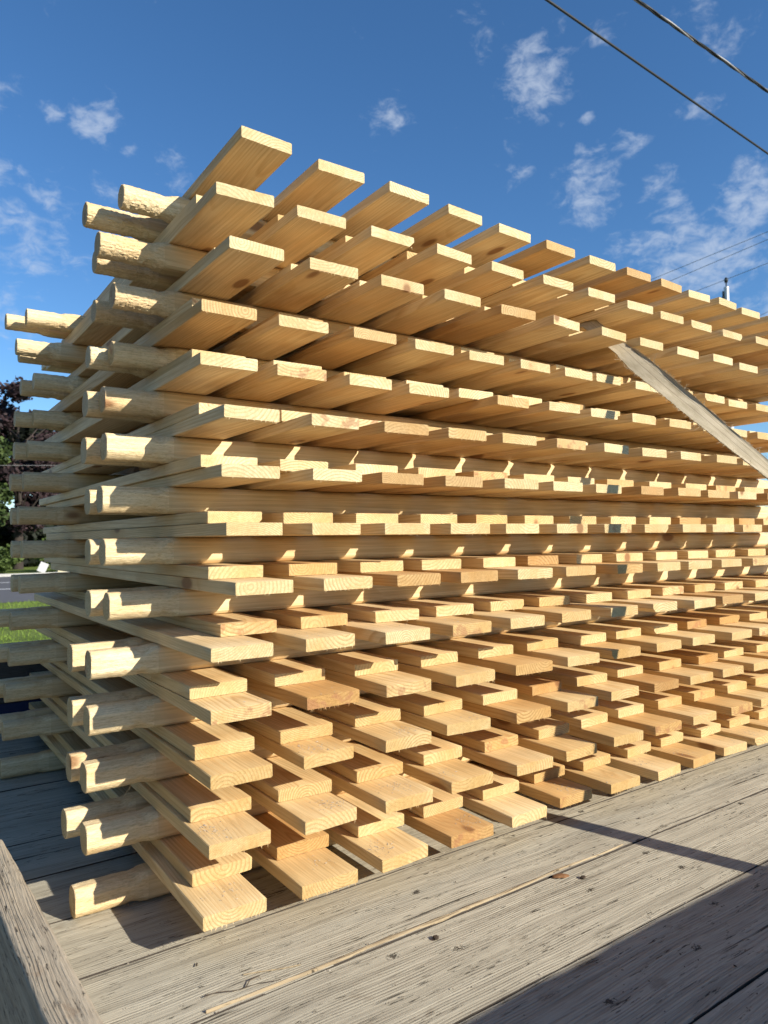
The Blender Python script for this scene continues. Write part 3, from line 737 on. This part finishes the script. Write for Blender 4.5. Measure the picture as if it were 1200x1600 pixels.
# far cream box and leaning white sign on the verge
bx_ = empty('utility_box', (7.3, 38.6, GZ), 'small cream utility box on the verge across the road', 'utility box')
mb = MB(); mb.box(-.3, .3, -.2, .2, .08, .85); mb.build('body', simple('cream_paint', (.48, .42, .28), .5), bx_)
mb = MB(); mb.box(-.34, .34, -.24, .24, 0, .08); mb.build('plinth', simple('plinth_concrete', (.4,.39,.36), .9), bx_)
mb = MB(); mb.box(-.33, .33, -.23, .23, .852, .90); mb.build('lid', simple('cream_lid', (.52, .46, .34), .5), bx_)
sg = empty('small_sign', (6.2, 38.7, GZ), 'small white sign leaning on the verge left of the cream box', 'sign')
mb = MB(); mb.box(-.20, .20, -.012, .012, .12, .62); p_ = mb.build('panel', simple('sign_white', (.45,.45,.46), .5), sg); p_.rotation_euler = (0, R(24), 0)
mb = MB(); mb.tube([(0,.03,0), (.16,.03,.6)], .02, 6); mb.build('post', M_STEEL, sg)
mk = empty('marker_stake', (1.95, 20.0, GZ), 'thin pale orange topped marker stake at the near road edge', 'stake')
mb = MB(); mb.box(-.022, .022, -.022, .022, 0, .80); mb.build('post', simple('stake_white', (.7,.66,.6), .7), mk)
mb = MB(); mb.box(-.025, .025, -.025, .025, .80, .98); mb.build('tip', simple('stake_orange', (.75,.22,.08), .6), mk)

# ------------------------------------------------------------------ overhead lines and pole
M_CABLE = simple('black_cable', (.028, .030, .030), .45, var=.3, scale=4)
M_THIN = simple('thin_line_wire', (.22, .25, .28), .6)
M_ALU = simple('bare_aluminium_wire', (.26, .26, .255), .55, .3)
M_GALV = simple('galvanised_pole', (.55, .56, .57), .45, .3, var=.12, scale=3)
def catenary(a, b, sag, n=60):
    a, b = Vector(a), Vector(b); out = []
    for k in range(n+1):
        f = k/n; p = a.lerp(b, f); p.z -= sag*4*f*(1-f); out.append(p)
    return out
def along(p, q, e0, e1):
    p, q = Vector(p), Vector(q); d = q - p; return p - d*e0, q + d*e1
def cpt(d, z): d = Vector(d); return CAM + d*((z - CAM.z)/d.z)
a, b = along(cpt((.6022,.5296,.5974), 5), cpt((.812,.3977,.4271), 5), 5, 5)
mb = MB(); mb.tube(catenary(a, b, .0, 40), .0108, 8)
tag(mb.build('overhead_cable', M_CABLE, None, 60), 'plain black overhead cable, lower left one of the two thick lines in the sky', 'cable')
a, b = along(cpt((.6686,.4617,.583), 4.6), cpt((.7875,.3836,.4823), 4.6), 8, 10)
mb = MB(); base = catenary(a, b, 0, 700); d = (b-a).normalized(); s1 = d.cross(Vector((0,0,1))).normalized(); s2 = d.cross(s1)
for k in range(3):
    pts = [p + (s1*math.cos(j*.42+k*2.094) + s2*math.sin(j*.42+k*2.094))*.0075 for j, p in enumerate(base)]
    mb.tube(pts, .0066, 6, 1 if k == 2 else 0)
tag(mb.build('twisted_cable', [M_CABLE, M_ALU], None, 60), 'twisted black and silver service cable crossing the top right corner', 'cable')
GL = 'thin far overhead wires'
for p, q, z, lb in (((.782,.5363,.3176), (.8399,.4142,.3508), 9.3, 'uppermost of the thin distant wires above the right end of the stack'),
                    ((.7848,.5386,.3066), (.8424,.4157,.3428), 9.0, 'thin distant wire running close under the uppermost thin wire'),
                    ((.8152,.4968,.2978), (.8499,.4202,.318), 8.6, 'thin distant wire passing behind the top of the metal pole'),
                    ((.8592,.4404,.2603), (.8637,.4288,.265), 8.2, 'lowest thin distant wire just over the last pickets at the right edge')):
    P_, Q_ = cpt(p, z), cpt(q, z + .0); a, b = P_ + (P_-Q_).normalized()*30, Q_ + (Q_-P_).normalized()*40
    mb = MB(); mb.tube(catenary(a, b, 0, 12), .008, 6); tag(mb.build('thin_wire', M_THIN, None, 60), lb, 'wire', GL)
for k, (za, zb, lb) in enumerate(((4.6, 5.0, 'pale thin wire in front of the dark trees, upper of two'), (3.4, 3.9, 'dark thin wire in front of the dark trees, lower of two'))):
    mb = MB(); mb.tube([(-30, 40, za-1.0), (4, 40, za), (12, 40, zb), (60, 40, zb+2)], .013, 6)
    tag(mb.build('roadside_wire', M_ALU if k == 0 else M_CABLE, None, 60), lb, 'wire', 'roadside wires before the trees')
PD = Vector((.8325, .4618, 0)); pb = CAM + PD*29.5; ptop = CAM.z + 29.5*.3101
pole = empty('metal_pole', (pb.x, pb.y, GZ), 'slim grey metal pole rising behind the right end of the stack', 'pole')
ht = ptop - GZ
mb = MB(); mb.tube([(.0,0,0), (.0,0,ht*.5), (-.0,0,ht-.35)], [.15, .115, .085], 12); mb.build('shaft', M_GALV, pole, 40)
mb = MB(); rings = [[(rr*math.cos(2*math.pi*k/12), rr*math.sin(2*math.pi*k/12), ht+zz) for k in range(12)] for rr, zz in ((.02,-.35),(.02,-.2),(.05,-.18),(.07,-.11),(.05,-.03),(.02,0))]
mb.loft(rings, 0, 0, 0); mb.build('finial', M_CABLE, pole, 60)
mb = MB(); rg = random.Random(4); lx, ly = -r_.x*.12, -r_.y*.12
mb.tube([(lx, ly, 1.5), (lx, ly, ht-.5)], .028, 8)  # black strip stands for fuzzy fittings and the pole's shaded left side
for k in range(60): 
    zz = 2 + (ht-2.6)*k/60; mb.box(lx-.035, lx+.02, ly-.03, ly+.03, zz, zz+.04)
mb.build('fittings_shade_strip', M_CABLE, pole)
